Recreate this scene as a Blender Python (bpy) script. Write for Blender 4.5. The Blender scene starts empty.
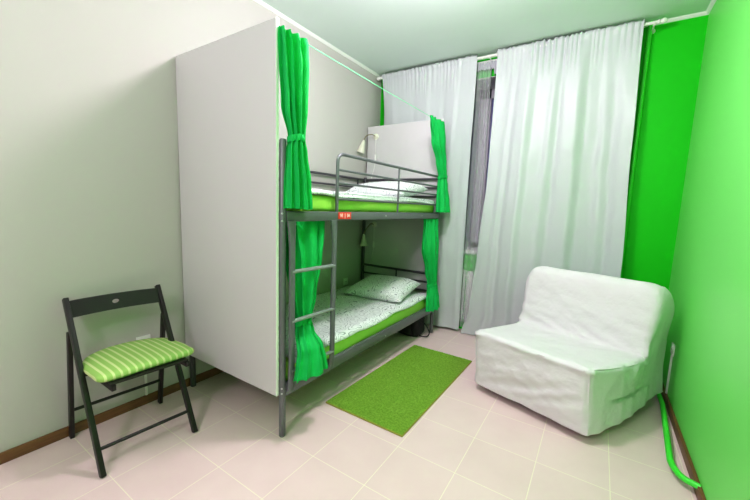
import bpy, bmesh, math, random
from mathutils import Vector, Matrix, noise
random.seed(7)
COL = bpy.context.scene.collection
PI = math.pi
sin, cos = math.sin, math.cos

# ------------------------------------------------------------------ materials
def rgb(r, g, b):
    f = lambda c: (c / 255 / 12.92) if c / 255 <= .04045 else ((c / 255 + .055) / 1.055) ** 2.4
    return (f(r), f(g), f(b), 1)

class NT:
    def __init__(s, name):
        s.m = bpy.data.materials.new(name)
        s.m.use_nodes = True
        s.t = s.m.node_tree
        s.b = s.t.nodes['Principled BSDF']
        s.out = s.t.nodes['Material Output']
    def n(s, typ, **kw):
        nd = s.t.nodes.new(typ)
        for k, v in kw.items():
            if k[0] == '_':
                nd.inputs[k[1:].replace('_', ' ')].default_value = v
            else:
                setattr(nd, k, v)
        return nd
    def l(s, a, b):
        s.t.links.new(a, b)
    def math(s, op, a, b=None):
        nd = s.n('ShaderNodeMath', operation=op)
        for i, v in enumerate((a, b)):
            if v is None: continue
            if isinstance(v, (int, float)): nd.inputs[i].default_value = v
            else: s.l(v, nd.inputs[i])
        return nd.outputs[0]
    def coord(s, scale=None):
        tc = s.n('ShaderNodeTexCoord')
        if scale is None: return tc.outputs['Object']
        mp = s.n('ShaderNodeMapping'); mp.inputs['Scale'].default_value = scale
        s.l(tc.outputs['Object'], mp.inputs[0]); return mp.outputs[0]
    def mix(s, fac, a, b):
        nd = s.n('ShaderNodeMix', data_type='RGBA')
        if isinstance(fac, (int, float)): nd.inputs[0].default_value = fac
        else: s.l(fac, nd.inputs[0])
        for i, v in ((6, a), (7, b)):
            if isinstance(v, tuple): nd.inputs[i].default_value = v
            else: s.l(v, nd.inputs[i])
        return nd.outputs[2]
    def bump(s, h, strength=.2, dist=.01):
        nd = s.n('ShaderNodeBump'); nd.inputs['Strength'].default_value = strength
        nd.inputs['Distance'].default_value = dist
        s.l(h, nd.inputs['Height']); s.l(nd.outputs[0], s.b.inputs['Normal'])
    def noise(s, scale, detail=3, vec=None, rough=.5):
        nd = s.n('ShaderNodeTexNoise'); nd.inputs['Scale'].default_value = scale
        nd.inputs['Detail'].default_value = detail; nd.inputs['Roughness'].default_value = rough
        s.l(vec if vec is not None else s.coord(), nd.inputs['Vector'])
        return nd.outputs['Fac']

def mat(name, c, rough=.5, metal=0, var=.06, nscale=6, bump=0, bscale=80, bdist=.002, spec=.5, sheen=0, subs=0):
    t = NT(name)
    f = t.noise(nscale)
    dark = tuple(x * (1 - var) for x in c[:3]) + (1,)
    lite = tuple(min(1, x * (1 + var)) for x in c[:3]) + (1,)
    t.l(t.mix(f, dark, lite), t.b.inputs['Base Color'])
    t.b.inputs['Roughness'].default_value = rough
    t.b.inputs['Metallic'].default_value = metal
    t.b.inputs['Specular IOR Level'].default_value = spec
    if sheen: t.b.inputs['Sheen Weight'].default_value = sheen
    if bump: t.bump(t.noise(bscale), bump, bdist)
    return t.m

M = {}
M['wall'] = mat('wall_paint', rgb(194, 189, 187), .75, var=.015, nscale=2, bump=.08, bscale=120, spec=.3)
M['ceil'] = mat('ceiling_paint', rgb(228, 238, 235), .8, var=.01, nscale=2, spec=.2)
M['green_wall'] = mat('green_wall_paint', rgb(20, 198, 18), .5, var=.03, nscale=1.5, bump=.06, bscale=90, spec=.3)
M['green_wall_overlit'] = mat('overlit_green_wall_paint', rgb(122, 226, 110), .42, var=.03, nscale=1.5, bump=.06, bscale=90, spec=.5)  # right wall's wash of strong light is put into this paler green
M['trim'] = mat('white_trim', rgb(240, 240, 238), .5, var=.01)
M['melamine'] = mat('white_melamine', rgb(207, 205, 206), .45, var=.012, nscale=3)
M['melamine_edge'] = mat('white_edge_band', rgb(250, 250, 248), .35, var=.005)
M['metal'] = mat('grey_powder_coat', rgb(112, 114, 118), .36, metal=.25, var=.05, nscale=20)
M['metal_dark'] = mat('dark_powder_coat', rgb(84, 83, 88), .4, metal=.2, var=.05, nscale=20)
M['rung'] = mat('silver_rung', rgb(165, 168, 172), .3, metal=.5, var=.03)
M['screw'] = mat('screw_steel', rgb(205, 208, 210), .3, metal=.6)
M['red'] = mat('red_sign', rgb(226, 58, 34), .45, var=.02)
M['whiteink'] = mat('white_lettering', rgb(250, 246, 244), .5, var=.01)
M['black'] = mat('black_brown_wood', rgb(30, 26, 25), .38, var=.2, nscale=15)
M['lamp'] = mat('cream_lamp', rgb(226, 226, 208), .4, var=.02)
M['lamp_arm'] = mat('brass_grey_lamp_arm', rgb(150, 138, 116), .35, metal=.3)
M['lamp_in'] = mat('lamp_inside', rgb(190, 205, 205), .5, var=.02)
M['plastic'] = mat('white_plastic', rgb(236, 236, 232), .35, var=.01)
M['radiator'] = mat('radiator_enamel', rgb(226, 228, 226), .35, var=.01)
M['frame'] = mat('window_frame_white', rgb(206, 206, 212), .4, var=.02)
M['bag'] = mat('black_nylon', rgb(20, 19, 20), .7, var=.3, nscale=30, bump=.3, bscale=150)
M['pipe'] = mat('green_pipe_paint', rgb(70, 220, 66), .35, var=.03, spec=.5)
M['wire'] = mat('pale_green_wire', rgb(120, 235, 170), .4)
M['sheet'] = mat('lime_sheet', rgb(176, 228, 96), .8, var=.06, nscale=8, bump=.35, bscale=14, bdist=.01)
M['dark'] = mat('dark_underside', rgb(40, 34, 30), .8)
M['rugedge'] = mat('tan_rug_binding', rgb(150, 150, 60), .8)
M['glasspane'] = None

def fabric(name, c, weave=900, wr=.5, wscale=5, sheen=.15, rough=.8, var=.05, spec=.3, trans=0):
    t = NT(name)
    f = t.noise(4)
    dark = tuple(x * (1 - var) for x in c[:3]) + (1,)
    t.l(t.mix(f, dark, c), t.b.inputs['Base Color'])
    t.b.inputs['Roughness'].default_value = rough
    t.b.inputs['Specular IOR Level'].default_value = spec
    t.b.inputs['Sheen Weight'].default_value = sheen
    h = t.math('ADD', t.math('MULTIPLY', t.noise(wscale, 4), 1.0), t.math('MULTIPLY', t.noise(weave, 1), .03))
    t.bump(h, wr, .02)
    if trans:
        tr = t.n('ShaderNodeBsdfTranslucent'); tr.inputs[0].default_value = c
        mx = t.n('ShaderNodeMixShader'); mx.inputs[0].default_value = trans
        t.l(t.b.outputs[0], mx.inputs[1]); t.l(tr.outputs[0], mx.inputs[2]); t.l(mx.outputs[0], t.out.inputs[0])
    return t.m
M['green_cloth'] = fabric('green_curtain_cloth', rgb(12, 180, 88), wr=.18, wscale=9, sheen=.0, rough=.7)
M['drape'] = fabric('white_satin_drape', rgb(210, 214, 217), wr=.12, wscale=3.5, sheen=.0, rough=.42, spec=.5, trans=.08)
M['cover'] = fabric('white_cotton_cover', rgb(226, 220, 226), wr=.5, wscale=11, sheen=.0, rough=.85, var=.015)

def tulle():
    t = NT('sheer_white_tulle')
    t.b.inputs['Base Color'].default_value = rgb(235, 236, 240)
    t.b.inputs['Roughness'].default_value = .8
    tr = t.n('ShaderNodeBsdfTransparent')
    mx = t.n('ShaderNodeMixShader')
    f = t.noise(260, 1)
    t.l(t.math('ADD', t.math('MULTIPLY', f, .25), .18), mx.inputs[0])
    t.l(tr.outputs[0], mx.inputs[1]); t.l(t.b.outputs[0], mx.inputs[2]); t.l(mx.outputs[0], t.out.inputs[0])
    return t.m
M['tulle'] = tulle()

def night_glass():
    t = NT('window_glass')
    t.b.inputs['Base Color'].default_value = rgb(70, 74, 130)
    t.b.inputs['Roughness'].default_value = .06
    t.l(t.mix(t.noise(3), rgb(120, 122, 176), rgb(150, 152, 198)), t.b.inputs['Base Color'])  # lavender reflection on the night pane is put into its base colour
    t.b.inputs['Transmission Weight'].default_value = .1
    return t.m
M['glass'] = night_glass()

TILE, TX = .335, 1.6633 * .335
def floor_mat():
    t = NT('pink_floor_tiles')
    sep = t.n('ShaderNodeSeparateXYZ'); t.l(t.coord(), sep.inputs[0])
    def line(o, off):
        v = t.math('DIVIDE', t.math('ADD', o, 20 * TILE - off), TILE)
        d = t.math('ABSOLUTE', t.math('SUBTRACT', t.math('FRACT', v), .5))
        return t.math('GREATER_THAN', d, .5 - .0032 / TILE * .5 - .001), t.math('FLOOR', v)
    gx, ix = line(sep.outputs[0], TX); gy, iy = line(sep.outputs[1], 0)
    g = t.math('MAXIMUM', gx, gy)
    cb = t.n('ShaderNodeCombineXYZ'); t.l(ix, cb.inputs[0]); t.l(iy, cb.inputs[1])
    wn = t.n('ShaderNodeTexWhiteNoise'); t.l(cb.outputs[0], wn.inputs['Vector'])
    base = t.mix(t.noise(5, 5), rgb(222, 196, 198), rgb(236, 212, 213))
    st = t.noise(60, 4, t.coord((1, 4, 1)))
    base = t.mix(t.math('MULTIPLY', st, .25), base, rgb(236, 218, 214))
    base = t.mix(t.math('MULTIPLY', wn.outputs['Value'], .12), base, rgb(214, 188, 184))
    t.l(t.mix(g, base, rgb(242, 230, 214)), t.b.inputs['Base Color'])
    t.b.inputs['Roughness'].default_value = .5
    t.b.inputs['Specular IOR Level'].default_value = .4
    t.bump(t.math('SUBTRACT', t.math('MULTIPLY', t.noise(50, 3), .15), g), .25, .002)
    return t.m
M['floor'] = floor_mat()

def wood(name, c1, c2):
    t = NT(name)
    f = t.noise(9, 5, t.coord((8, .6, 8)))
    t.l(t.mix(f, c1, c2), t.b.inputs['Base Color']); t.b.inputs['Roughness'].default_value = .45
    return t.m
M['base'] = wood('brown_baseboard_wood', rgb(92, 58, 34), rgb(142, 98, 62))

def doodle():
    t = NT('white_squiggle_bedlinen')
    vec = t.coord()
    n1 = t.noise(13, 0, vec, .45)
    v = t.math('FRACT', t.math('MULTIPLY', n1, 9.0))
    d = t.math('ABSOLUTE', t.math('SUBTRACT', v, .5))
    ln = t.math('LESS_THAN', d, .085)
    base = t.mix(t.noise(6, 3, vec), rgb(228, 231, 232), rgb(240, 242, 243))
    t.l(t.mix(ln, base, rgb(160, 165, 167)), t.b.inputs['Base Color'])
    t.b.inputs['Roughness'].default_value = .85
    t.b.inputs['Specular IOR Level'].default_value = .2
    t.bump(t.noise(13, 4, vec), .3, .02)
    return t.m
M['doodle'] = doodle()

def stripes():
    t = NT('green_striped_cushion')
    sep = t.n('ShaderNodeSeparateXYZ'); t.l(t.coord(), sep.inputs[0])
    s = t.math('FRACT', t.math('MULTIPLY', t.math('ADD', sep.outputs[1], 5.0), 1 / .0325))
    f = t.math('LESS_THAN', s, .34)
    t.l(t.mix(f, rgb(158, 200, 106), rgb(208, 222, 158)), t.b.inputs['Base Color'])
    t.b.inputs['Roughness'].default_value = .8
    t.bump(t.noise(500, 1), .2, .001)
    return t.m
M['stripe'] = stripes()

def rugmat():
    t = NT('lime_rug_pile')
    f = t.math('MULTIPLY', t.math('SUBTRACT', t.noise(75, 6, None, .75), .32), 2.8)
    c = t.mix(f, rgb(100, 146, 34), rgb(174, 218, 96))
    c = t.mix(t.math('MULTIPLY', t.noise(9, 3), .5), c, rgb(136, 184, 62))
    t.l(c, t.b.inputs['Base Color']); t.b.inputs['Roughness'].default_value = 1
    t.b.inputs['Specular IOR Level'].default_value = .1
    t.bump(f, .8, .01)
    return t.m
M['rug'] = rugmat()

def emit(name, c, s):
    t = NT(name); t.b.inputs['Base Color'].default_value = c
    t.b.inputs['Emission Color'].default_value = c; t.b.inputs['Emission Strength'].default_value = s
    return t.m
M['glow'] = emit('lamp_diffuser', (1, .97, .92, 1), 4)

# ------------------------------------------------------------------ mesh helpers
def join(bm, tmp):
    me = bpy.data.meshes.new('tmp'); tmp.to_mesh(me); tmp.free(); bm.from_mesh(me); bpy.data.meshes.remove(me)

def box(bm, lo, hi, bev=0, seg=2, mx=None):
    t = bmesh.new()
    bmesh.ops.create_cube(t, size=1)
    lo, hi = Vector(lo), Vector(hi)
    for v in t.verts:
        v.co = Vector([(lo[i] + hi[i]) / 2 + v.co[i] * (hi[i] - lo[i]) for i in range(3)])
    if bev: bmesh.ops.bevel(t, geom=t.edges[:], offset=bev, segments=seg, profile=.5, affect='EDGES')
    if mx: t.transform(mx)
    join(bm, t); return bm

def fillet(pts, rad, n=5):
    pts = [Vector(p) for p in pts]; out = [pts[0]]
    for i in range(1, len(pts) - 1):
        a, b, c = pts[i - 1], pts[i], pts[i + 1]
        d1, d2 = (a - b), (c - b)
        r = min(rad, d1.length * .49, d2.length * .49)
        p, q = b + d1.normalized() * r, b + d2.normalized() * r
        for k in range(n + 1):
            t = k / n; out.append(p.lerp(b, t).lerp(b.lerp(q, t), t))
    out.append(pts[-1]); return out

def tube(bm, pts, r, seg=10, rad=0, rx=None, cap=True, up=Vector((0, 0, 1))):
    """swept round (or oval when rx given) tube"""
    pts = fillet(pts, rad) if rad else [Vector(p) for p in pts]
    rings = []; prev = None
    for i, p in enumerate(pts):
        d = (pts[min(i + 1, len(pts) - 1)] - pts[max(i - 1, 0)]).normalized()
        if prev is None:
            u = up if abs(d.dot(up)) < .95 else Vector((1, 0, 0))
            s = d.cross(u).normalized()
        else:
            s = (prev - d * prev.dot(d)).normalized()
        prev = s; w = s.cross(d)
        rr = r[i] if isinstance(r, (list, tuple)) else r
        rings.append([bm.verts.new(p + s * cos(2 * PI * k / seg) * (rx or rr) + w * sin(2 * PI * k / seg) * rr) for k in range(seg)])
    for a, b in zip(rings, rings[1:]):
        for k in range(seg):
            bm.faces.new((a[k], a[(k + 1) % seg], b[(k + 1) % seg], b[k]))
    if cap:
        bm.faces.new(rings[0][::-1]); bm.faces.new(rings[-1])
    return bm

def beam(bm, p0, p1, w, h, wdir, bev=.003):
    """rectangular bar p0-p1; w measured along wdir, h across"""
    p0, p1 = Vector(p0), Vector(p1); d = p1 - p0; L = d.length; d.normalize()
    a = Vector(wdir); a = (a - d * a.dot(d)).normalized(); b = d.cross(a)
    mx = Matrix(((a.x, b.x, d.x, p0.x), (a.y, b.y, d.y, p0.y), (a.z, b.z, d.z, p0.z), (0, 0, 0, 1)))
    return box(bm, (-w / 2, -h / 2, 0), (w / 2, h / 2, L), bev, 2, mx)

def lathe(bm, prof, c, axis=(0, 0, 1), seg=24, cap=True):
    axis = Vector(axis).normalized()
    rot = Vector((0, 0, 1)).rotation_difference(axis).to_matrix()
    c = Vector(c); rings = []
    for (r, z) in prof:
        rings.append([bm.verts.new(c + rot @ Vector((r * cos(2 * PI * k / seg), r * sin(2 * PI * k / seg), z))) for k in range(seg)])
    for a, b in zip(rings, rings[1:]):
        for k in range(seg): bm.faces.new((a[k], a[(k + 1) % seg], b[(k + 1) % seg], b[k]))
    if cap:
        bm.faces.new(rings[0][::-1]); bm.faces.new(rings[-1])
    return bm

def grid(bm, fn, nu, nv, closed_u=False):
    vs = [[bm.verts.new(fn(i / nu, j / nv)) for j in range(nv + 1)] for i in range(nu + (0 if closed_u else 1))]
    n = len(vs)
    for i in range(nu):
        for j in range(nv):
            bm.faces.new((vs[i][j], vs[(i + 1) % n][j], vs[(i + 1) % n][j + 1], vs[i][j + 1]))
    return vs

def finish(name, bm, m, loc=(0, 0, 0), parent=None, smooth=True, angle=35, recalc=True):
    if recalc: bmesh.ops.recalc_face_normals(bm, faces=bm.faces[:])
    bm.transform(Matrix.Translation(-Vector(loc)))
    me = bpy.data.meshes.new(name); bm.to_mesh(me); bm.free()
    ms = m if isinstance(m, list) else [m]
    for x in ms: me.materials.append(x)
    if smooth:
        for p in me.polygons: p.use_smooth = True
        try: me.set_sharp_from_angle(angle=math.radians(angle))
        except Exception: pass
    o = bpy.data.objects.new(name, me); COL.objects.link(o)
    if parent: o.parent = parent
    else: o.location = loc
    return o

class Thing:
    def __init__(s, name, label, cat, loc, group=None):
        s.loc = Vector(loc)
        s.o = bpy.data.objects.new(name, None); COL.objects.link(s.o); s.o.location = loc
        s.o.empty_display_size = .05
        s.o['label'] = label; s.o['category'] = cat
        if group: s.o['group'] = group
    def part(s, name, bm, m, parent=None, label=None, **kw):
        o = finish(name, bm, m, s.loc, parent or s.o, **kw)
        if label: o['label'] = label
        return o

def solo(name, bm, m, loc, label, cat, group=None, **kw):
    o = finish(name, bm, m, loc, None, **kw)
    o['label'] = label; o['category'] = cat
    if group: o['group'] = group
    return o

def struct(name, bm, m, **kw):
    o = finish(name, bm, m, (0, 0, 0), None, **kw); o['kind'] = 'structure'; return o

def B(*a, **k): return box(bmesh.new(), *a, **k)
def T(*a, **k): return tube(bmesh.new(), *a, **k)

def nz(x, y, z=0, s=1.0): return noise.noise(Vector((x * s, y * s, z * s)))

# ------------------------------------------------------------------ room
W, YB, H, YF = 2.934, 2.453, 2.903, -2.9
struct('floor', B((-.1, YF - .1, -.1), (W + .1, YB + .1, 0)), M['floor'], smooth=False)
struct('ceiling', B((-.1, YF - .1, H), (W + .1, YB + .5, H + .1)), M['ceil'], smooth=False)
struct('wall_left', B((-.1, YF - .1, 0), (0, YB + .1, H)), M['wall'], smooth=False)
struct('wall_right', B((W, YF - .1, 0), (W + .1, YB + .1, H)), M['green_wall_overlit'], smooth=False)
struct('wall_front', B((-.1, YF - .1, 0), (W + .1, YF, H)), M['wall'], smooth=False)
WX0, WX1, WZ0, WZ1, YW = .42, 2.16, .90, 2.70, 2.84
bm = bmesh.new()
for lo, hi in (((0, YB, 0), (WX0, YW + .1, H)), ((WX1, YB, 0), (W, YW + .1, H)),
               ((WX0, YB, 0), (WX1, YW + .1, WZ0)), ((WX0, YB, WZ1), (WX1, YW + .1, H))):
    box(bm, lo, hi)
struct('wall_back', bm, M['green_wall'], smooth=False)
# window: frame with mullion, sashes, glass
bm = bmesh.new()
f = YW - .03
for lo, hi in (((WX0, f, WZ0), (WX0 + .07, f + .07, WZ1)), ((WX1 - .07, f, WZ0), (WX1, f + .07, WZ1)),
               ((WX0, f, WZ0), (WX1, f + .07, WZ0 + .07)), ((WX0, f, WZ1 - .11), (WX1, f + .07, WZ1)),
               ((1.11, f, WZ0), (1.245, f + .07, WZ1))):
    box(bm, lo, hi, .006)
win = struct('window_1', bm, M['frame'])
g = B((WX0 + .05, f + .03, WZ0 + .05), (WX1 - .05, f + .036, WZ1 - .09)); 
finish('pane', g, M['glass'], (0, 0, 0), win, smooth=False)
struct('trim_1', B((WX0 - .0, YB - .03, WZ0 - .03), (WX1 + .0, f, WZ0 + .004), .006), M['trim'])        # window sill
# reveal lining (grey-white plaster inside the window opening)
bm = bmesh.new()
box(bm, (WX0, YB + .004, WZ0 + .004), (WX0 + .006, f, WZ1)); box(bm, (WX1 - .006, YB + .004, WZ0 + .004), (WX1, f, WZ1))
box(bm, (WX0, YB + .004, WZ1 - .006), (WX1, f, WZ1))
struct('trim_2', bm, M['trim'], smooth=False)
# crown mouldings
def crown(pts):
    bm = bmesh.new()
    tube(bm, pts, .016, 8); return bm
def cove(p0, p1, inward):
    p0, p1, n = Vector(p0), Vector(p1), Vector(inward)
    bm = bmesh.new(); prof = [(0, 0), (0, -.022), (.006, -.02), (.018, -.008), (.022, 0)]
    rings = [[bm.verts.new(p + n * a + Vector((0, 0, b))) for a, b in prof] for p in (p0, p1)]
    k = len(prof)
    for i in range(k): bm.faces.new((rings[0][i], rings[0][(i + 1) % k], rings[1][(i + 1) % k], rings[1][i]))
    bm.faces.new(rings[0]); bm.faces.new(rings[1][::-1]); return bm
struct('trim_3', cove((0, YF, H), (0, YB, H), (1, 0, 0)), M['trim'])
struct('trim_4', cove((0, YB, H), (W, YB, H), (0, -1, 0)), M['trim'])
struct('trim_5', cove((W, YF, H), (W, YB, H), (-1, 0, 0)), M['trim'])
struct('baseboard_left', B((0, YF, 0), (.014, YB, .058), .003), M['base'])
struct('baseboard_right', B((W - .016, YF, 0), (W, YB, .058), .003), M['base'])

# ------------------------------------------------------------------ bunk bed
bed = Thing('bunk_bed', 'tall grey metal bunk bed with ladder and guard rail along the left wall', 'bunk bed', (.5, 1.07, 0))
XF, XR, Y0, Y1 = .967, .03, .018, 2.13
PR = .019
for (x, y, top, m) in ((XF, Y0, 1.68, 'metal'), (XR, Y0, 1.68, 'metal_dark'), (XF, Y1, 1.68, 'metal'), (XR, Y1, 1.68, 'metal_dark')):
    b = bmesh.new()
    lathe(b, [(PR * .9, .0), (PR, .004), (PR, top - .012), (PR * .8, top - .003), (.004, top)], (x, y, 0), seg=20)
    p = bed.part('leg', b, M[m])
    if x == XF and y == Y0:
        for z in (1.29, 1.25, .30, .27):
            b = lathe(bmesh.new(), [(.006, 0), (.005, .003)], (x + .012, y - .0145, z), (.64, -.77, 0), 10)
            bed.part('screw', b, M['screw'], p)
# long side rails
def side_rail(x0, x1, z0, z1, m):
    return bed.part('side_rail', B((x0, Y0 + .012, z0), (x1, Y1 - .012, z1), .005), M[m])
r = side_rail(.962, .988, 1.246, 1.303, 'metal')
for y in (1.05, 1.70): bed.part('screw', lathe(bmesh.new(), [(.006, 0), (.005, .003)], (.988, y, 1.275), (1, 0, 0), 10), M['screw'], r)
r = side_rail(.962, .988, .246, .326, 'metal')
for y in (.075, .44, 1.12): bed.part('screw', lathe(bmesh.new(), [(.006, 0), (.005, .003)], (.988, y, .275), (1, 0, 0), 10), M['screw'], r)
side_rail(.018, .042, 1.246, 1.303, 'metal_dark'); side_rail(.018, .042, .246, .326, 'metal_dark')
# end rails and slat decks
for z0, z1 in ((1.246, 1.303), (.246, .326)):
    for y in (Y0, Y1):
        bed.part('end_rail', B((XR + .01, y - .012, z0), (XF - .01, y + .012, z1), .004), M['metal_dark'])
    deck = bed.part('slat_frame', B((.045, .05, z0 + .02), (.955, .075, z0 + .045)), M['metal_dark'])
    for k in range(13):
        y = .10 + k * .155
        b = B((.042, y, z0 + .03), (.962, y + .07, z0 + .042), .003)
        bed.part('bed_slat', b, M['dark'], deck)
# head rails (upper and lower) and rear guard rails
for zs, lab in (((1.65, 1.56, 1.47), 'u'), ((.645, .55, .455), 'l')):
    hb = bmesh.new()
    for i, z in enumerate(zs):
        tube(hb, [(XR, Y1, z), (XF, Y1, z)], .013 if i == 0 else .010, 10)
    h = bed.part('headboard_rail', hb, M['metal_dark'])
    vb = bmesh.new(); tube(vb, [(.50, Y1, zs[-1]), (.50, Y1, zs[0])], .008, 8)
    bed.part('upright', vb, M['metal_dark'], h)
    fb = bmesh.new()
    for i, z in enumerate(zs): tube(fb, [(XR, Y0, z), (XF, Y0, z)], .010, 10)
    bed.part('footboard_rail', fb, M['metal_dark'])
gb = bmesh.new()
for i, z in enumerate((1.652, 1.556, 1.46)):
    tube(gb, [(XR, Y0, z), (XR, Y1, z)], .012 if i == 0 else .010, 10)
gr = bed.part('rear_guard_rail', gb, M['metal_dark'])
for y in (1.98, 1.05): bed.part('upright', T([(XR, y, 1.30), (XR, y, 1.65)], .009, 8), M['metal_dark'], gr)
# front guard rail
GX = .978
g = bed.part('guard_rail', T([(GX, .458, 1.29), (GX, .458, 1.667), (GX, 2.09, 1.667), (GX, 2.09, 1.29)], .011, 12, rad=.06), M['metal'])
for z in (1.567, 1.484, 1.383):
    bed.part('cross_bar', T([(GX, .462, z), (GX, 2.088, z)], .008, 10), M['metal'], g)
bed.part('upright', T([(GX, 1.25, 1.29), (GX, 1.25, 1.667)], .008, 10), M['metal'], g)
# ladder
LX = 1.004
lad = None
for i, y in enumerate((.050, .405)):
    b = bmesh.new()
    # flattened tube, flaring into the rails at both ends
    pts = [(LX - .004, y, 1.25), (LX, y, 1.21), (LX + .003, y, 1.12), (LX + .003, y, .45), (LX, y, .33), (LX - .004, y, .28)]
    ws = [.030, .026, .019, .019, .021, .026]
    rings = []
    for p, w in zip(pts, ws):
        rings.append([b.verts.new((p[0] + .011 * (abs(cos(a)) ** .7) * (1 if cos(a) > 0 else -1), p[1] + w * (abs(sin(a)) ** .7) * (1 if sin(a) > 0 else -1), p[2]))
                      for a in [2 * PI * (k + .5) / 16 for k in range(16)]])
    for a_, b_ in zip(rings, rings[1:]):
        for k in range(16): b.faces.new((a_[k], a_[(k + 1) % 16], b_[(k + 1) % 16], b_[k]))
    b.faces.new(rings[0]); b.faces.new(rings[-1])
    o = bed.part('ladder_rail', b, M['metal'])
    if lad is None: lad = o
for z in (.972, .689, .40):
    bed.part('ladder_rung', T([(LX + .004, .044, z), (LX + .004, .411, z - .008)], .0115, 12), M['rung'])
# red sign on the upper rail
sg = bed.part('sign_plate', B((.988, .460, 1.256), (.991, .596, 1.3), .001, 1), M['red'], label='small red sign plate reading VI | IA', smooth=False)
def text_mesh(body, size):
    cu = bpy.data.curves.new('lettering', 'FONT'); cu.body = body; cu.size = size
    cu.align_x = 'CENTER'; cu.align_y = 'CENTER'; cu.extrude = .0004; cu.offset = .0005; cu.space_character = 1.08
    o = bpy.data.objects.new('lettering_tmp', cu); COL.objects.link(o)
    bpy.context.view_layer.update()
    me = bpy.data.meshes.new_from_object(o.evaluated_get(bpy.context.evaluated_depsgraph_get()))
    bpy.data.objects.remove(o); return me
for body, dy in (('VI', -.037), ('|', .0), ('IA', .037)):
    me = text_mesh(body, .034)
    b = bmesh.new(); b.from_mesh(me)
    b.transform(Matrix.Translation((.9918, .528 + dy, 1.278)) @ Matrix(((0, 0, 1, 0), (1, 0, 0, 0), (0, 1, 0, 0), (0, 0, 0, 1))))
    bed.part('lettering', b, M['whiteink'], sg, smooth=False, label='white lettering ' + body)

# ------------------------------------------------------------------ partition panels
def panel(name, label, lo, hi):
    t = Thing(name, label, 'partition panel', ((lo[0] + hi[0]) / 2, (lo[1] + hi[1]) / 2, lo[2]))
    t.part('board', B(lo, (hi[0] - .002, hi[1], hi[2]), .001, 1), M['melamine'])
    t.part('edge_band', B((hi[0] - .002, lo[1], lo[2]), (hi[0], hi[1], hi[2])), M['melamine_edge'], label='bright white edge band')
    return t
panel('partition_panel', 'large white board screwed to the near foot end of the bunk bed', (.012, -.020, .258), (.960, -.003, 2.255))
panel('partition_panel', 'white board at the far head end of the bunk bed, behind the lamps', (.03, 2.152, .26), (.955, 2.168, 2.258))

# ------------------------------------------------------------------ mattresses, linen, pillows
def rbox(lo, hi, n=(10, 22, 5), rnd=.03, wob=.004, seed=0.0):
    """rounded, slightly lumpy cushion block"""
    b = bmesh.new()
    bmesh.ops.create_cube(b, size=1)
    for v in b.verts: v.co = Vector([(lo[i] + hi[i]) / 2 + v.co[i] * (hi[i] - lo[i]) for i in range(3)])
    bmesh.ops.bevel(b, geom=b.edges[:], offset=rnd, segments=4, profile=.5, affect='EDGES')
    for ax in range(3):
        for k in range(1, n[ax]):
            co = Vector((0, 0, 0)); no = Vector((0, 0, 0)); no[ax] = 1
            co[ax] = lo[ax] + (hi[ax] - lo[ax]) * k / n[ax]
            bmesh.ops.bisect_plane(b, geom=b.verts[:] + b.edges[:] + b.faces[:], plane_co=co, plane_no=no)
    b.normal_update()
    for v in b.verts:
        v.co += v.normal * nz(v.co.x + seed, v.co.y, v.co.z * 2, 7) * wob
    return b
def mattress(z0, z1, label):
    lo, hi = (.065, .06, z0), (.948, 2.085, z1)
    t = Thing('mattress', label, 'mattress', (.5, 1.07, z0), 'mattresses of the bunk bed')
    t.part('fitted_sheet', rbox(lo, hi, wob=.007, seed=z0), M['sheet'], angle=80)
    tg = bmesh.new(); tube(tg, [(.07, .09, z0 + .012), (.945, .09, z0 + .012)], .004, 6)
    return t
mattress(.292, .413, 'lime green sheeted mattress on the lower bunk')
mattress(1.300, 1.402, 'lime green sheeted mattress on the upper bunk behind the guard rail')

def blanket(z, label, edge_lo, droop, seed):
    b = bmesh.new()
    nu, nv = 46, 90
    def fn(u, v):
        y = .10 + v * 1.955
        xe = .948 + .012 * nz(seed, y, 0, 4) + .008
        x = .10 + u * (xe - .10)
        d = max(0, (x - .915) / .04)
        zz = z + .020 + .007 * nz(x + seed, y, 0, 5) + .003 * nz(x, y + seed, 3, 16)
        e = min(1, d); zz -= droop * e * e * (1 + .7 * nz(seed, y, 5, 3.1))
        return Vector((x + .004 * e, y, zz))
    grid(b, fn, nu, nv)
    o = solo('blanket', b, M['doodle'], (.5, 1.07, z), label, 'blanket', 'blankets of the bunk bed', angle=80)
    m = o.modifiers.new('thick', 'SOLIDIFY'); m.thickness = .014; m.offset = 1
    return o
blanket(.413, 'white duvet with grey squiggle print spread over the lower bunk', 0, .030, 1.3)
blanket(1.402, 'white duvet with grey squiggle print spread over the upper bunk', 0, .030, 7.7)

def pillow(c, sx, sy, h, rot, tilt, label):
    b = bmesh.new(); n = 26
    def surf(sgn):
        def fn(u, v):
            a, bb = 2 * u - 1, 2 * v - 1
            e = (1 - a ** 4) ** .6 * (1 - bb ** 4) ** .6 if abs(a) < 1 and abs(bb) < 1 else 0
            pin = 1 - .07 * (1 - abs(bb) ** 2) * abs(a) ** 3
            pin2 = 1 - .07 * (1 - abs(a) ** 2) * abs(bb) ** 3
            return Vector((a * sx / 2 * pin, bb * sy / 2 * pin2, sgn * h / 2 * e * (1 if sgn > 0 else .7) + .006 * nz(a * 2 + c[0], bb * 2, sgn + c[2], 1.6) * e))
        return fn
    grid(b, surf(1), n, n); grid(b, surf(-1), n, n)
    bmesh.ops.remove_doubles(b, verts=b.verts[:], dist=.0008)
    b.transform(Matrix.Translation(c) @ Matrix.Rotation(rot, 4, 'Z') @ Matrix.Rotation(tilt, 4, 'X'))
    return solo('pillow', b, M['doodle'], (c[0], c[1], c[2] - h / 2), label, 'pillow', 'pillows of the bunk bed', angle=80)
pillow((.60, 1.70, .517), .62, .56, .17, .10, .13, 'plump squiggle-print pillow lying on the lower bunk')
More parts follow.
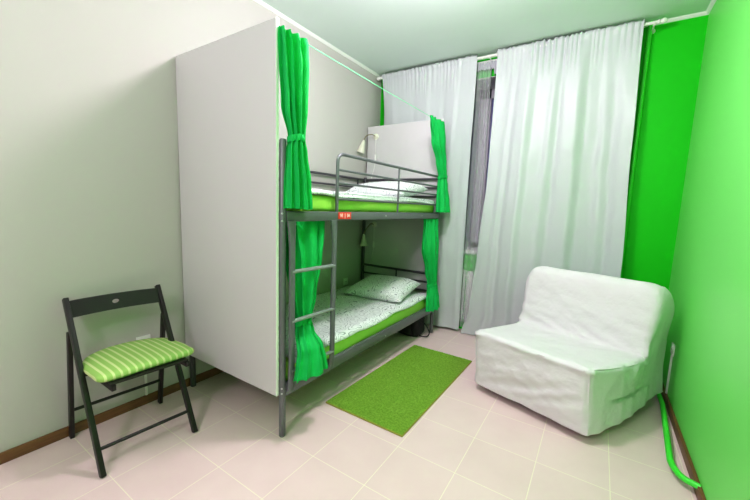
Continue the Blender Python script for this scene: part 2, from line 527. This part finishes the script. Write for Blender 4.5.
pillow((.55, 1.76, 1.502), .68, .56, .19, .0, .14, 'white squiggle-print pillow on the upper bunk behind the guard rail')

# ------------------------------------------------------------------ green bunk curtains
def interp(tab, z):
    if z >= tab[0][0]: return tab[0][1:]
    for a, b in zip(tab, tab[1:]):
        if a[0] >= z >= b[0]:
            t = (a[0] - z) / (a[0] - b[0]); t = t * t * (3 - 2 * t)
            return [x + (y - x) * t for x, y in zip(a[1:], b[1:])]
    return tab[-1][1:]
def bunch(tab, pleats, seed, rot=0, nz_=60, nth=96):
    """gathered cloth: tab rows z, cx, cy, halfwidth along y, halfwidth along x, pleat depth"""
    b = bmesh.new(); z1, z0 = tab[0][0], tab[-1][0]
    def fn(u, v):
        z = z1 + (z0 - z1) * v
        cx, cy, a, bb, pd = interp(tab, z)
        th = 2 * PI * u
        ph = pleats * th + 1.3 * nz(seed, z, 0, 2.2) + .8 * sin(2 * th + seed)
        r = 1 + pd * (1.6 * abs(sin(ph * .5)) - .8) * (.7 + .6 * nz(cos(th) * 2, sin(th) * 2, seed)) + .12 * nz(cos(th) * 1.5 + seed, sin(th) * 1.5, z * 2.5, 1.4)
        fo = pd * .075 * sin(ph + sin(ph) * .6) * (1 if cos(th) > -.2 else .3)
        return Vector((cx + cos(th) * bb * r + fo, cy + sin(th) * a * r, z + (.008 * nz(seed, th, 0, 1.5) if v > .98 else 0)))
    grid(b, fn, nth, nz_, closed_u=True)
    return b
def tie(tab, z, r=.016, grow=1.12):
    cx, cy, a, bb, pd = interp(tab, z)
    b = bmesh.new(); n = 40
    def fn(u, v):
        th = 2 * PI * u
        k = grow + .05 * sin(v * PI)
        return Vector((cx + cos(th) * (bb * k + .004), cy + sin(th) * (a * k + .004), z + .012 * sin(th * 1 + .8) + (v - .5) * 2 * r))
    grid(b, fn, n, 4, closed_u=True)
    return b
def bunk_curtain(label, tab, tie_z, pleats, seed, header=True):
    t = Thing('bunk_curtain', label, 'curtain', (tab[-1][1], tab[-1][2], tab[-1][0]), 'green privacy curtains of the bunk bed')
    c = t.part('cloth', bunch(tab, pleats, seed), M['green_cloth'], angle=80)
    tb = t.part('tie_band', tie(tab, tie_z), M['green_cloth'], angle=80)
    kb = bmesh.new(); cx, cy, a, bb, pd = interp(tab, tie_z)
    bmesh.ops.create_icosphere(kb, subdivisions=2, radius=.014, matrix=Matrix.Translation((cx + bb * 1.15 + .006, cy + a * .2, tie_z)) @ Matrix.Diagonal((.7, 1, 1.3, 1)))
    t.part('knot', kb, M['green_cloth'], tb)
    return t
# rows: z, cx, cy, half-width y, half-width x, pleat
bunk_curtain('long green curtain tied back beside the big white board above the upper foot end',
    [(2.216, .972, .082, .082, .006, .30), (2.18, .974, .082, .082, .014, .36), (2.05, .985, .077, .080, .026, .32), (1.85, .992, .074, .066, .030, .32), (1.685, 1.0, .080, .044, .030, .18),
     (1.62, 1.0, .080, .054, .036, .22), (1.45, 1.005, .084, .068, .046, .26), (1.318, 1.01, .087, .076, .050, .26)], 1.685, 8, 1.1)
bunk_curtain('green curtain tied back at the upper head end near the window drapes',
    [(2.205, .975, 1.95, .14, .010, .3), (2.17, .98, 1.95, .14, .020, .25), (2.0, .99, 1.98, .12, .034, .2), (1.80, 1.0, 2.06, .085, .034, .16), (1.665, 1.005, 2.10, .070, .030, .12),
     (1.58, 1.01, 2.10, .085, .036, .14), (1.42, 1.015, 2.12, .115, .046, .15), (1.31, 1.02, 2.13, .130, .050, .15)], 1.665, 8, 4.4)
bunk_curtain('green curtain tied back behind the ladder of the lower bunk',
    [(1.243, .925, .235, .150, .008, .3), (1.20, .925, .235, .146, .016, .3), (1.0, .935, .225, .120, .034, .26), (.80, .945, .205, .085, .036, .24), (.645, .955, .190, .052, .030, .16),
     (.59, .975, .182, .060, .034, .18), (.50, 1.045, .164, .090, .034, .18), (.42, 1.062, .158, .112, .036, .18), (.36, 1.068, .154, .126, .038, .18)], .645, 8, 2.7)
bunk_curtain('green curtain tied back at the head end of the lower bunk',
    [(1.240, .955, 1.99, .14, .008, .3), (1.20, .96, 1.99, .14, .018, .25), (.95, .972, 1.98, .155, .034, .22), (.72, .98, 2.01, .115, .034, .2), (.57, .985, 2.035, .082, .030, .14),
     (.50, .99, 2.035, .092, .034, .18), (.40, 1.0, 2.035, .115, .040, .18), (.295, 1.01, 2.035, .125, .044, .18)], .56, 8, 8.2)
solo('curtain_wire', T([(.962, -.004, 2.213), (.962, 1.0, 2.204), (.962, 2.154, 2.205)], .0022, 8), M['wire'], (.962, 1.07, 2.204),
     'thin pale green curtain wire stretched along the top of the bunk bed', 'curtain wire')

# ------------------------------------------------------------------ reading lamps
def reading_lamp(loc, label, so, sd):
    t = Thing('reading_lamp', label, 'lamp', loc, 'clip-on reading lamps in the bunks')
    L = Vector(loc)
    b = bmesh.new(); lathe(b, [(.034, 0), (.034, .008), (.024, .017), (.010, .022)], L, (0, -1, 0), 24)
    base = t.part('wall_rosette', b, M['lamp'])
    s0 = L + Vector(so)
    t.part('arm', T([L + Vector((0, -.015, 0)), L + Vector((-.01, -.06, .018)), L + Vector((so[0] * .7, -.105, so[2] + .07)), s0 + Vector((0, 0, .01))], .006, 8, rad=.03), M['lamp_arm'])
    b = bmesh.new(); ax = Vector(sd).normalized()
    lathe(b, [(.009, -.014), (.016, 0), (.022, .035), (.045, .122), (.046, .126), (.041, .122), (.018, .035), (.006, .012)], s0, ax, 24)
    sh = t.part('lamp_shade', b, M['lamp'])
    b = bmesh.new(); bmesh.ops.create_icosphere(b, subdivisions=2, radius=.020, matrix=Matrix.Translation(s0 + ax * .095))
    t.part('bulb', b, M['lamp_in'], sh)
    cd = t.part('cord', T([L + Vector((.004, -.012, -.02)), L + Vector((.006, -.01, -.18)), L + Vector((.002, -.012, -.33)), L + Vector((-.05, -.012, -.50)), L + Vector((-.10, -.016, -.53))], .0028, 6, rad=.05), M['plastic'])
    t.part('switch', B(L + Vector((-.004, -.022, -.27)), L + Vector((.016, -.006, -.20)), .004), M['plastic'], cd)
    return t
l1 = reading_lamp((.147, 2.152, 2.140), 'cream cone reading lamp over the upper bunk', (-.092, -.12, -.066), (-.28, -.05, -1))
reading_lamp((.165, 2.152, 1.133), 'cream cone reading lamp inside the lower bunk', (-.066, -.12, -.124), (.03, 0, -1))

# ------------------------------------------------------------------ rug
rug = Thing('rug', 'lime green shaggy rug on the floor beside the bunk bed', 'rug', (1.26, 1.05, 0))
A, Bc, Cc, D = Vector((.949, .423, 0)), Vector((1.542, .42, 0)), Vector((1.560, 1.68, 0)), Vector((.990, 1.685, 0))
b = bmesh.new()
def fn(u, v):
    p = A.lerp(Bc, u).lerp(D.lerp(Cc, u), v)
    e = min(u, 1 - u, (v) * 2, (1 - v) * 2)
    z = .012 if e > 0 else .001
    return p + Vector((.0015 * random.uniform(-1, 1), .0015 * random.uniform(-1, 1), z + random.uniform(0, .005) * (e > 0)))
grid(b, fn, 110, 220)
rug.part('pile', b, M['rug'], angle=180)
b = bmesh.new(); cyc = [A, Bc, Cc, D]
for i in range(4): tube(b, [cyc[i] + Vector((0, 0, .005)), cyc[(i + 1) % 4] + Vector((0, 0, .005))], .005, 8)
rug.part('edge_binding', b, M['rugedge'], label='tan stitched edge binding')

# ------------------------------------------------------------------ folding chair
ch = Thing('folding_chair', 'black wooden folding chair standing against the left wall', 'chair', (.28, -.45, 0))
YL, YR = -.672, -.236
def sx(y): return (y - YL) / (YR - YL) * .030       # the chair stands slightly turned
def P(x, y, z): return Vector((x + sx(y), y, z))
def LL(y, z, off=0): # point on long leg line at height z
    t = z / .808
    return P(.508 + (.088 - .508) * t + off, y - .020 * (1 - t), z)
for y in (YL, YR):
    ch.part('long_leg', beam(bmesh.new(), LL(y, 0), LL(y, .808), .034, .022, (1, 0, 0)), M['black'])
for y in (YL - .004, YR + .010):
    ch.part('rear_leg', beam(bmesh.new(), P(.035, y, 0), P(.128, y, .632), .032, .020, (1, 0, 0)), M['black'])
# backrest with oval hole, bowed backwards
b = bmesh.new()
def backpt(y, z, front):
    t = (y - YL) / (YR - YL); bow = .028 * (4 * t * (1 - t))
    base = LL(y, z)
    return base + Vector((-bow + (.007 if front else -.007), 0, 0))
yc, zc = (YL + YR) / 2, .752
ny = 14; ys_l = [YL + .008 + (yc - .035 - YL - .008) * i / ny for i in range(ny + 1)]
ys_r = [yc + .035 + (YR - .008 - yc - .035) * i / ny for i in range(ny + 1)]
z0, z1 = .712, .792
def quadgrid(ys, zs, front):
    vs = [[b.verts.new(backpt(y, z, front)) for z in zs] for y in ys]
    for i in range(len(ys) - 1):
        for j in range(len(zs) - 1): b.faces.new((vs[i][j], vs[i + 1][j], vs[i + 1][j + 1], vs[i][j + 1]))
hole = {}
for front in (True, False):
    quadgrid(ys_l, [z0, zc, z1], front); quadgrid(ys_r, [z0, zc, z1], front)
    n = 24; outer = []; inner = []
    for k in range(n):
        a = 2 * PI * k / n; c, s = cos(a), sin(a); m_ = max(abs(c), abs(s))
        outer.append(b.verts.new(backpt(yc + .035 * c / m_, zc + (z1 - z0) / 2 * s / m_, front)))
        inner.append(b.verts.new(backpt(yc + .018 * c, zc + .0115 * s, front)))
    for k in range(n): b.faces.new((outer[k], outer[(k + 1) % n], inner[(k + 1) % n], inner[k]))
    hole[front] = inner
for k in range(24): b.faces.new((hole[True][k], hole[True][(k + 1) % 24], hole[False][(k + 1) % 24], hole[False][k]))
ally = ys_l + ys_r
for z in (z0, z1):
    f_ = [b.verts.new(backpt(y, z, True)) for y in ally]; k_ = [b.verts.new(backpt(y, z, False)) for y in ally]
    for i in range(len(ally) - 1): b.faces.new((f_[i], f_[i + 1], k_[i + 1], k_[i]))
bmesh.ops.remove_doubles(b, verts=b.verts[:], dist=.0005)
ch.part('backrest', b, M['black'], label='curved slat with a small oval grip hole')
# seat
for y in (YL + .046, YR - .046):
    ch.part('seat_rail', B(P(.10, y, .412) - Vector((0, .010, 0)), P(.505, y, .412) + Vector((0, .010, .030)), .003), M['black'])
for x in (.13, .20, .27, .34, .41, .475):
    b = bmesh.new(); beam(b, P(x, YL + .036, .447), P(x, YR - .036, .447), .05, .010, (1, 0, 0))
    ch.part('seat_slat', b, M['black'])
ch.part('front_stretcher', T([LL(YL, .113, -.0), LL(YR, .113)], .009, 10), M['black'])
ch.part('rear_stretcher', T([P(.062, YL, .170), P(.062, YR + .004, .170)], .009, 10), M['black'])
ch.part('pivot_bar', T([LL(YL, .44), LL(YR, .44)], .007, 8), M['black'])
# seat cushion
def cushion():
    ctrl = [(.483, -.640), (.497, -.44), (.503, -.226), (.43, -.199), (.31, -.200), (.21, -.215), (.14, -.28), (.105, -.36), (.095, -.45), (.11, -.54), (.16, -.615), (.25, -.655), (.38, -.664)]
    pts = []; n = len(ctrl)
    for i in range(n):
        p0, p1, p2, p3 = [Vector(ctrl[(i + k - 1) % n]).to_3d() for k in range(4)]
        for k in range(6):
            t = k / 6
            pts.append(.5 * (2 * p1 + (p2 - p0) * t + (2 * p0 - 5 * p1 + 4 * p2 - p3) * t * t + (3 * p1 - p0 - 3 * p2 + p3) * t ** 3))
    c = Vector((.30, -.43, 0)); pts = [p + Vector((-.008, -.012, 0)) for p in pts]; b = bmesh.new()
    rows = [(.90, .452), (.975, .455), (1.0, .464), (1.0, .474), (.985, .482), (.94, .488), (.8, .493), (.55, .497), (.25, .499)]
    rings = [[b.verts.new(c + (p - c) * s + Vector((0, 0, z))) for p in pts] for s, z in rows]
    m = len(pts)
    for a_, b_ in zip(rings, rings[1:]):
        for k in range(m): b.faces.new((a_[k], a_[(k + 1) % m], b_[(k + 1) % m], b_[k]))
    b.faces.new(rings[0][::-1]); b.faces.new(rings[-1]); return b
solo('seat_cushion', cushion(), M['stripe'], (.30, -.43, .452), 'green and cream striped pad lying on the black folding chair', 'cushion', angle=60)

# ------------------------------------------------------------------ white slip-covered loveseat
FL, FR, BR, BL = Vector((1.700, 1.246, 0)), Vector((2.445, 1.006, 0)), Vector((2.893, 1.86, 0)), Vector((2.02, 2.16, 0))
SU, SV = (FR - FL).normalized(), ((BL + BR) - (FL + FR)).normalized()
def S(u, v, z):
    k = min(1, max(0, (z - .45) / .3)); u = .5 + (u - .5) * (1 + .05 * k * k * (3 - 2 * k))
    if u > .5 and 0 < v < .75: u += .045 * (2 * u - 1) * sin(PI * v / .75) * (1 - k)
    return FL.lerp(FR, u).lerp(BL.lerp(BR, u), v) + Vector((0, 0, z))
sofa = Thing('loveseat', 'low white loveseat in a loose cotton slipcover in the right corner', 'sofa', S(.5, .5, 0))
def rprof(pts, rads, n=6):
    out = []; k = len(pts)
    for i in range(k):
        a, b_, c = Vector(pts[i - 1]), Vector(pts[i]), Vector(pts[(i + 1) % k])
        d1, d2 = a - b_, c - b_; r = min(rads[i], d1.length * .48, d2.length * .48)
        p, q = b_ + d1.normalized() * r, b_ + d2.normalized() * r
        for j in range(n + 1):
            t = j / n; out.append(p.lerp(b_, t).lerp(b_.lerp(q, t), t))
    return out
prof = [(.0, .05), (-.015, .462), (.63, .412), (.73, .905), (.945, .875), (.985, .10)]
def densify(p, step):
    out = []
    for i in range(len(p)):
        a, c = p[i], p[(i + 1) % len(p)]; n = max(1, int((c - a).length / step))
        for j in range(n): out.append(a.lerp(c, j / n))
    return out
PF = densify(rprof(prof, [.012, .045, .05, .13, .10, .02]), .017)
def spine(p):
    return Vector((min(max(p.x, .2), .80), .22)) if p.y < .5 else Vector((.83, .22 + (p.y - .22) * .75))
def skirt(u, q):   # the cloth hangs a little away from the frame near the floor
    k = max(0, 1 - q.y / .32)
    return SU * (.035 * (1 - u) + .018 * u) * k - SV * .012 * k * (1 if q.x < .2 else 0)
def ridge(x, y, z): return 1 - abs(nz(x, y, z)) * 2.2
def cover():
    b = bmesh.new(); NU = 64
    R_ = .042
    edge = [0, .002, .006, .012, .021, .032]
    us = [e / .86 for e in edge] + [.04 + .92 * i / NU for i in range(NU + 1)] + [1 - e / .86 for e in edge[::-1]]
    rings = []
    for u in us:
        d = min(u, 1 - u) * .86
        k = R_ - math.sqrt(max(0, R_ * R_ - (R_ - d) ** 2)) if d < R_ else 0
        ring = []
        for p in PF:
            q = p + (spine(p) - p).normalized() * k * (1 if p.y > .1 else .3)
            Rt = .11; dt = min(u, 1 - u) * .86
            if p.y > .5 and dt < Rt: q = q - Vector((0, 1)) * (Rt - math.sqrt(Rt * Rt - (Rt - dt) ** 2)) * min(1, (p.y - .5) / .3)
            ring.append(b.verts.new(S(u, q.x, q.y) + skirt(u, q)))
        rings.append(ring)
    m = len(PF)
    for a_, b_ in zip(rings, rings[1:]):
        for i in range(m): b.faces.new((a_[i], a_[(i + 1) % m], b_[(i + 1) % m], b_[i]))
    for ring, uu in ((rings[0], 0), (rings[-1], 1)):
        prev = ring
        for k_ in range(1, 14):
            t = k_ / 14 * .96; nr = []
            for i, v in enumerate(ring):
                sp = spine(PF[i])
                nr.append(b.verts.new(v.co.lerp(S(uu, sp.x, sp.y), t)))
            for i in range(m): b.faces.new((prev[i], prev[(i + 1) % m], nr[(i + 1) % m], nr[i]))
            prev = nr
        b.faces.new(prev)
    bmesh.ops.recalc_face_normals(b, faces=b.faces[:])
    b.normal_update()
    for v in b.verts:
        c = v.co; q = c - FL; u, vv, z = q.dot(SU), q.dot(SV), c.z
        n_ = v.normal
        w = .007 * nz(u, vv * 1.3, z, 3.0)
        if n_.dot(SV) < -.5 and z < .42:            # front skirt: slanted drag lines from the corners
            f = sin(PI * min(1, max(0, (z - .04) / .38))) * min(1, max(.1, u / .12)) * min(1, max(.1, (.78 - u) / .12))
            w += f * (.013 * ridge(u * 2.2 + 1, (z - .35 * u) * 11, 2) + .007 * ridge(u * 5, (z + .25 * u) * 16, 5))
        elif n_.z > .6 and z < .55:                 # seat: shallow dip with loose folds
            e_ = min(1, max(.15, vv / .2)); w += e_ * .008 * ridge(u * 3 + 4, (vv - .5 * u) * 6, 1) + e_ * .005 * ridge(u * 6, vv * 8, 9)
            w -= .020 * math.exp(-((u - .38) / .3) ** 2) * max(0, sin(PI * min(1, max(0, vv / .62))))
        elif n_.dot(SV) < -.3 and z >= .42:         # back: creases near its foot
            f = .35 + .65 * max(0, 1 - (z - .42) / .28)
            w += f * (.013 * ridge(u * 2.3 + 8, (z + .55 * u) * 9, 3) + .006 * ridge(u * 5, (z + .3 * u) * 15, 4))
        elif abs(n_.dot(SU)) > .5:                  # side: folds radiating from the seat corner
            dx, dz = vv - .60, z - .42
            a = math.atan2(dz, dx); r = math.hypot(dx, dz)
            w += .006 * sin(a * 9 + 2 * nz(r * 3, a, 3)) * min(1, r / .08) * max(0, 1 - r / .35) + .007 * ridge(vv * 6 + 3, z * 2.2, 6)
        v.co += n_ * w
    # uneven hem
    for v in b.verts:
        if v.co.z < .075: v.co.z += .006 * nz(v.co.x, v.co.y, 0, 9)
    return b
sofa.part('slipcover', cover(), M['cover'], angle=80)
for uu in (0, 1):   # piped side seams
    pts = []
    for p in PF:
        if p.y < .052 and .02 < p.x < .97: continue
        q = p + (spine(p) - p).normalized() * .014
        if p.y > .5: q = q - Vector((0, 1)) * .07 * min(1, (p.y - .5) / .3)
        pts.append(S(uu + (.010 if uu == 0 else -.010), q.x, q.y) + skirt(uu, q) + Vector((0, 0, .002)))
    k0 = min(range(len(pts)), key=lambda i: (pts[i] - S(uu, 0, .05)).length)
    pts = pts[k0:] + pts[:k0]
    sofa.part('piping', T(pts[1:-1], .0042, 6), M['cover'])
base = bmesh.new(); vs_ = []
for z in (.02, .12):
    vs_.append([base.verts.new(S(u, v, z)) for u, v in ((.07, .07), (.93, .07), (.93, .92), (.07, .92))])
for k in range(4): base.faces.new((vs_[0][k], vs_[0][(k + 1) % 4], vs_[1][(k + 1) % 4], vs_[1][k]))
base.faces.new(vs_[0]); base.faces.new(vs_[1])
sofa.part('base_frame', base, M['dark'], smooth=False)
for u, v in ((.11, .1), (.89, .1), (.89, .86), (.11, .86)):
    b = bmesh.new(); lathe(b, [(.018, 0), (.02, .01), (.022, .05)], S(u, v, 0), seg=14); sofa.part('foot', b, M['dark'])

# ------------------------------------------------------------------ window drapes, rod, sheer
YR_, ZR = 2.33, 2.848
rod = Thing('curtain_rod', 'white curtain rod with ball finials across the window wall below the ceiling', 'curtain rod', (1.32, YR_, ZR))
rod.part('pole', T([(.03, YR_, ZR), (2.62, YR_, ZR + .004)], .0125, 14), M['plastic'])
for x, s in ((.03, -1), (2.62, 1)):
    b = bmesh.new()
    lathe(b, [(.013, 0), (.018, .004), (.018, .012), (.010, .016), (.020, .03), (.022, .04), (.016, .054), (.004, .06)], (x - (0 if s > 0 else -.042), YR_, ZR + (.004 if s > 0 else 0)) if s > 0 else (x + .042, YR_, ZR), (s, 0, 0), 18)
    rod.part('finial', b, M['plastic'])
for x in (.20, 1.335, 2.60):
    b = bmesh.new(); tube(b, [(x, YR_, ZR - .016), (x, YR_ + .06, ZR - .022), (x, YB, ZR - .01)], .006, 8, rad=.02)
    lathe(b, [(.016, 0), (.016, .014)], (x - .007, YR_, ZR), (1, 0, 0), 14)
    lathe(b, [(.022, 0), (.018, .008)], (x, YB, ZR - .01), (0, -1, 0), 14)
    rod.part('bracket', b, M['plastic'])

def drape(label, L, R, folds, amp, seed, nu=170, nv=70):
    """L,R: tables (z, x) of the two edges; wavy hanging cloth with gathered header sleeve round the rod"""
    b = bmesh.new(); zt, zb = L[0][0], L[-1][0]
    def fn(u, v):
        z = zt + (zb - zt) * (v ** 1.15)
        xl, = interp(L, z); xr, = interp(R, z)
        hh = min(1, max(0, (zt - z) / .10)); hh2 = min(1, max(0, (zt - z) / .8))
        ph = 2 * PI * folds * (u + .05 * nz(u * 4 + seed, z * .35, 0, 1.0) + .02 * sin(5 * u + seed))
        big = amp * (.35 + .65 * hh2) * (.42 * sin(ph + .8 * sin(ph)) * (.6 + .8 * nz(u * 3.1, seed, z * .3, 1)) + .4 * sin(ph * .5 + seed) + .9 * nz(u * 3.5, z * .45, seed, 1))
        small = .011 * sin(2 * PI * folds * 4.5 * u + 6 * nz(u * 9, seed, 0, 1)) * (.5 + nz(u * 7, 3, seed, 1)) * max(0, 1 - hh2 * 2.4)
        cr = .006 * nz(u * 12 + seed, z * 5, 0, 1) * hh2
        y = YR_ - .016 * (1 - hh * .3) + (big + cr) * hh + small
        ytop = .016 * sin(min(1, (zt - z) / .035) * PI) * (1 if z > zt - .035 else 0)
        zz = z + (.012 * nz(u * 55, seed, 0, 1) if v < .012 else 0) + (.012 * sin(2 * PI * u + seed) * (1 if v == 1 else 0))
        return Vector((xl + (xr - xl) * u + .003 * sin(ph * 2), min(y, YR_ + .035) - ytop, zz))
    grid(b, fn, nu, nv)
    t = Thing('window_drape', label, 'curtain', ((L[-1][1] + R[-1][1]) / 2, YR_, zb), 'white drapes on the window rod')
    c = t.part('cloth', b, M['drape'], angle=180)
    m = c.modifiers.new('thick', 'SOLIDIFY'); m.thickness = .0015
    b = bmesh.new()
    def hem(u, v):
        p = fn_store(u, .975 + .025 * v); return p + Vector((0, -.0025, 0))
    fn_store = fn
    grid(b, hem, nu, 2)
    t.part('hem', b, M['drape'], angle=180)
    return t
drape('white satin window drape on the left, half hidden behind the bunk bed',
      [(2.880, .095), (2.4, .13), (.015, .10)], [(2.880, 1.212), (1.65, 1.208), (.015, 1.20)], 6, .024, 2.2)
drape('wide white satin window drape on the right, falling behind the white loveseat',
      [(2.885, 1.412), (1.65, 1.394), (1.0, 1.355), (.28, 1.31), (.012, 1.245)], [(2.885, 2.535), (1.88, 2.555), (.88, 2.59), (.012, 2.62)], 6, .034, 5.6)

def sheer():
    b = bmesh.new()
    def fn(u, v):
        z = 2.815 - v * 2.77
        x = .35 + u * .985 + .012 * nz(z * 2, 1, 1) * u
        hh = min(1, v * 8)
        y = 2.405 + .013 * sin(2 * PI * 17 * u + 2 * nz(u * 8, z * .5, 0, 1)) * (.6 + .4 * hh) + (.006 * nz(u * 60, z * 8, 0, 1))
        zz = z + (.02 * nz(u * 50, 4, 0, 1) if v < .03 else 0)
        return Vector((x, y, zz))
    grid(b, fn, 420, 24)
    return b
t = Thing('sheer_curtain', 'sheer white tulle glimpsed in the gap between the two white drapes', 'curtain', (1.32, 2.405, .045))
t.part('tulle', sheer(), M['tulle'], angle=180)
t.part('side_hem', T([(1.334, 2.404, 2.80), (1.338, 2.404, 1.9), (1.33, 2.404, 1.0), (1.334, 2.404, .05)], .003, 6, rx=.009), M['drape'])
b = bmesh.new()
def hd(u, v):
    return Vector((.35 + u * 1.09, 2.398 + .012 * sin(u * 400) + .008 * nz(u * 60, v * 3, 0, 1), 2.83 - v * (.075 + (.07 if u > .93 else 0)) * (1 + .35 * nz(u * 30, 1, 0, 1))))
grid(b, hd, 420, 3)
t.part('header_tape', b, M['drape'], angle=180)
t.part('rail', T([(.33, 2.405, 2.835), (2.32, 2.405, 2.835)], .008, 8), M['plastic'])

# ------------------------------------------------------------------ radiator
rad = Thing('radiator', 'white ribbed radiator under the window, glimpsed between the drapes', 'radiator', (1.3, 2.42, 0))
for k in range(10):
    x = .88 + k * .085
    rad.part('column', B((x, 2.425, .09), (x + .074, 2.452, .68), .018, 3), M['radiator'])
rad.part('header_pipe', T([(.86, 2.438, .62), (1.76, 2.438, .62)], .010, 10), M['radiator'])
rad.part('header_pipe', T([(.86, 2.438, .19), (1.76, 2.438, .19)], .010, 10), M['radiator'])
for x in (.92, 1.63):
    rad.part('foot', B((x, 2.425, 0), (x + .03, 2.45, .12), .006), M['radiator'])

# ------------------------------------------------------------------ pipes
solo('riser_pipe', T([(2.588, 2.425, 0), (2.584, 2.425, H)], .016, 14), M['pipe'], (2.586, 2.425, 0),
     'upright green painted heating pipe beside the right white drape', 'pipe')
solo('floor_pipe', T([(2.60, 2.425, .045), (2.875, 2.40, .045), (2.888, 1.75, .045), (2.838, 1.03, .042), (2.866, .925, .044), (W, .885, .05)], .0155, 14, rad=.045), M['pipe'], (2.86, 1.5, .03),
     'green painted pipe running low along the right wall behind the loveseat', 'pipe')

# ------------------------------------------------------------------ sockets and cable ducts
def socket(loc, nrm, label, group='wall sockets'):
    t = Thing('wall_socket', label, 'socket', loc, group)
    n = Vector(nrm); L = Vector(loc); s = Vector((0, 1, 0))
    def bx(a, d0, d1, bev):
        p = L + n * d0 - s * a - Vector((0, 0, a)); q = L + n * d1 + s * a + Vector((0, 0, a))
        return B([min(p[i], q[i]) for i in range(3)], [max(p[i], q[i]) for i in range(3)], bev)
    t.part('face_plate', bx(.041, 0, .010, .003), M['plastic'])
    b = bmesh.new(); lathe(b, [(.024, 0), (.024, .003), (.020, .003), (.019, .001)], L + n * .010, n, 24)
    i = t.part('socket_ring', b, M['plastic'])
    b = bmesh.new()
    for d in (-.0095, .0095): lathe(b, [(.003, 0), (.003, .0012)], L + n * .0118 + s * d, n, 8)
    t.part('pin_hole', b, M['dark'], i)
    return t
socket((0, -.281, .424), (1, 0, 0), 'white wall socket low on the left wall behind the folding chair')
socket((0, 1.83, .475), (1, 0, 0), 'pale wall socket by the pillow of the lower bunk')
socket((W, 1.93, .395), (-1, 0, 0), 'white wall socket on the green wall behind the loveseat')
solo('cable_duct', B((0, -.286, .058), (.010, -.272, .383), .002), M['plastic'], (0, -.279, .058), 'thin white cable duct below the socket behind the folding chair', 'cable duct')
solo('cable_duct', B((W - .012, 1.918, .058), (W, 1.936, .354), .002), M['plastic'], (W, 1.927, .058), 'white cable duct on the green wall below the socket by the loveseat', 'cable duct')

# ------------------------------------------------------------------ bag under the bed
bag = Thing('backpack', 'black backpack with a loose strap on the floor under the head end of the bed', 'bag', (.82, 1.98, 0))
b = rbox((.55, 1.86, .004), (.93, 2.08, .24), (6, 4, 4), .05, .02, 3.0)
bag.part('body', b, M['bag'], angle=80)
bag.part('pocket', rbox((.62, 1.835, .02), (.86, 1.88, .14), (4, 2, 3), .018, .008, 5.0), M['bag'], angle=80)
bag.part('strap', T([(.93, 1.96, .17), (.985, 1.97, .12), (1.015, 1.985, .05), (1.0, 1.97, .008), (.95, 1.945, .007), (.91, 1.93, .02)], .005, 8, rad=.03, rx=.014), M['bag'])

# ------------------------------------------------------------------ lights
lamp = Thing('ceiling_lamp', 'round white ceiling lamp above the middle of the room', 'lamp', (1.55, .53, H - .07))
b = bmesh.new(); lathe(b, [(.16, 0), (.17, -.01), (.17, -.025), (.155, -.03)], (1.55, .53, H), (0, 0, 1), 32); lamp.part('lamp_base', b, M['plastic'])
b = bmesh.new(); lathe(b, [(.152, -.028), (.14, -.05), (.10, -.068), (.04, -.076), (.005, -.077)], (1.55, .53, H), (0, 0, 1), 32); lamp.part('diffuser', b, M['glow'])
def light(name, kind, loc, energy, size=None, target=None, col=(1, 1, 1)):
    d = bpy.data.lights.new(name, kind); d.energy = energy; d.color = col
    if kind == 'AREA': d.shape = 'DISK'; d.size = size
    if kind == 'POINT': d.shadow_soft_size = size
    o = bpy.data.objects.new(name, d); COL.objects.link(o); o.location = loc
    if target: o.rotation_euler = (Vector(target) - Vector(loc)).to_track_quat('-Z', 'Y').to_euler()
    return o
light('ceiling_light', 'POINT', (1.55, .53, H - .16), 72, .11, col=(1, .86, .99))
light('room_light', 'POINT', (1.55, -2.1, 2.05), 27, .07, col=(1, .84, 1.0))
light('bounce_light', 'AREA', (1.6, -2.2, 2.75), 22, 1.2, (1.5, 1.2, 1.0), col=(1, .84, 1.0))

w = bpy.data.worlds.new('night'); bpy.context.scene.world = w; w.use_nodes = True
w.node_tree.nodes['Background'].inputs[0].default_value = rgb(60, 66, 120); w.node_tree.nodes['Background'].inputs[1].default_value = .6

# ------------------------------------------------------------------ camera
f_px, yaw, pit, rol = 344.392495, .573543814, -.125461295, .0360941775
cy_, sy_, cp, sp, cr, sr = cos(yaw), sin(yaw), cos(pit), sin(pit), cos(rol), sin(rol)
fw = Vector((-sy_ * cp, cy_ * cp, sp)); rt = Vector((cy_, sy_, 0)); up = rt.cross(fw)
rt2 = rt * cr + up * sr; up2 = -sr * rt + cr * up
cam = bpy.data.cameras.new('camera'); co = bpy.data.objects.new('camera', cam); COL.objects.link(co)
cam.sensor_width = 36; cam.sensor_fit = 'HORIZONTAL'; cam.lens = f_px / 750 * 36; cam.clip_start = .02
bk = -fw
co.matrix_world = Matrix(((rt2.x, up2.x, bk.x, 2.39541727), (rt2.y, up2.y, bk.y, -1.26806357), (rt2.z, up2.z, bk.z, 1.34437099), (0, 0, 0, 1)))
sc = bpy.context.scene
sc.camera = co
sc.view_settings.view_transform = 'Standard'
sc.view_settings.look = 'None'
sc.view_settings.exposure = 0.37
sc.view_settings.gamma = 0.87
sc.cycles.max_bounces = 10; sc.cycles.diffuse_bounces = 6
sc.cycles.use_denoising = True
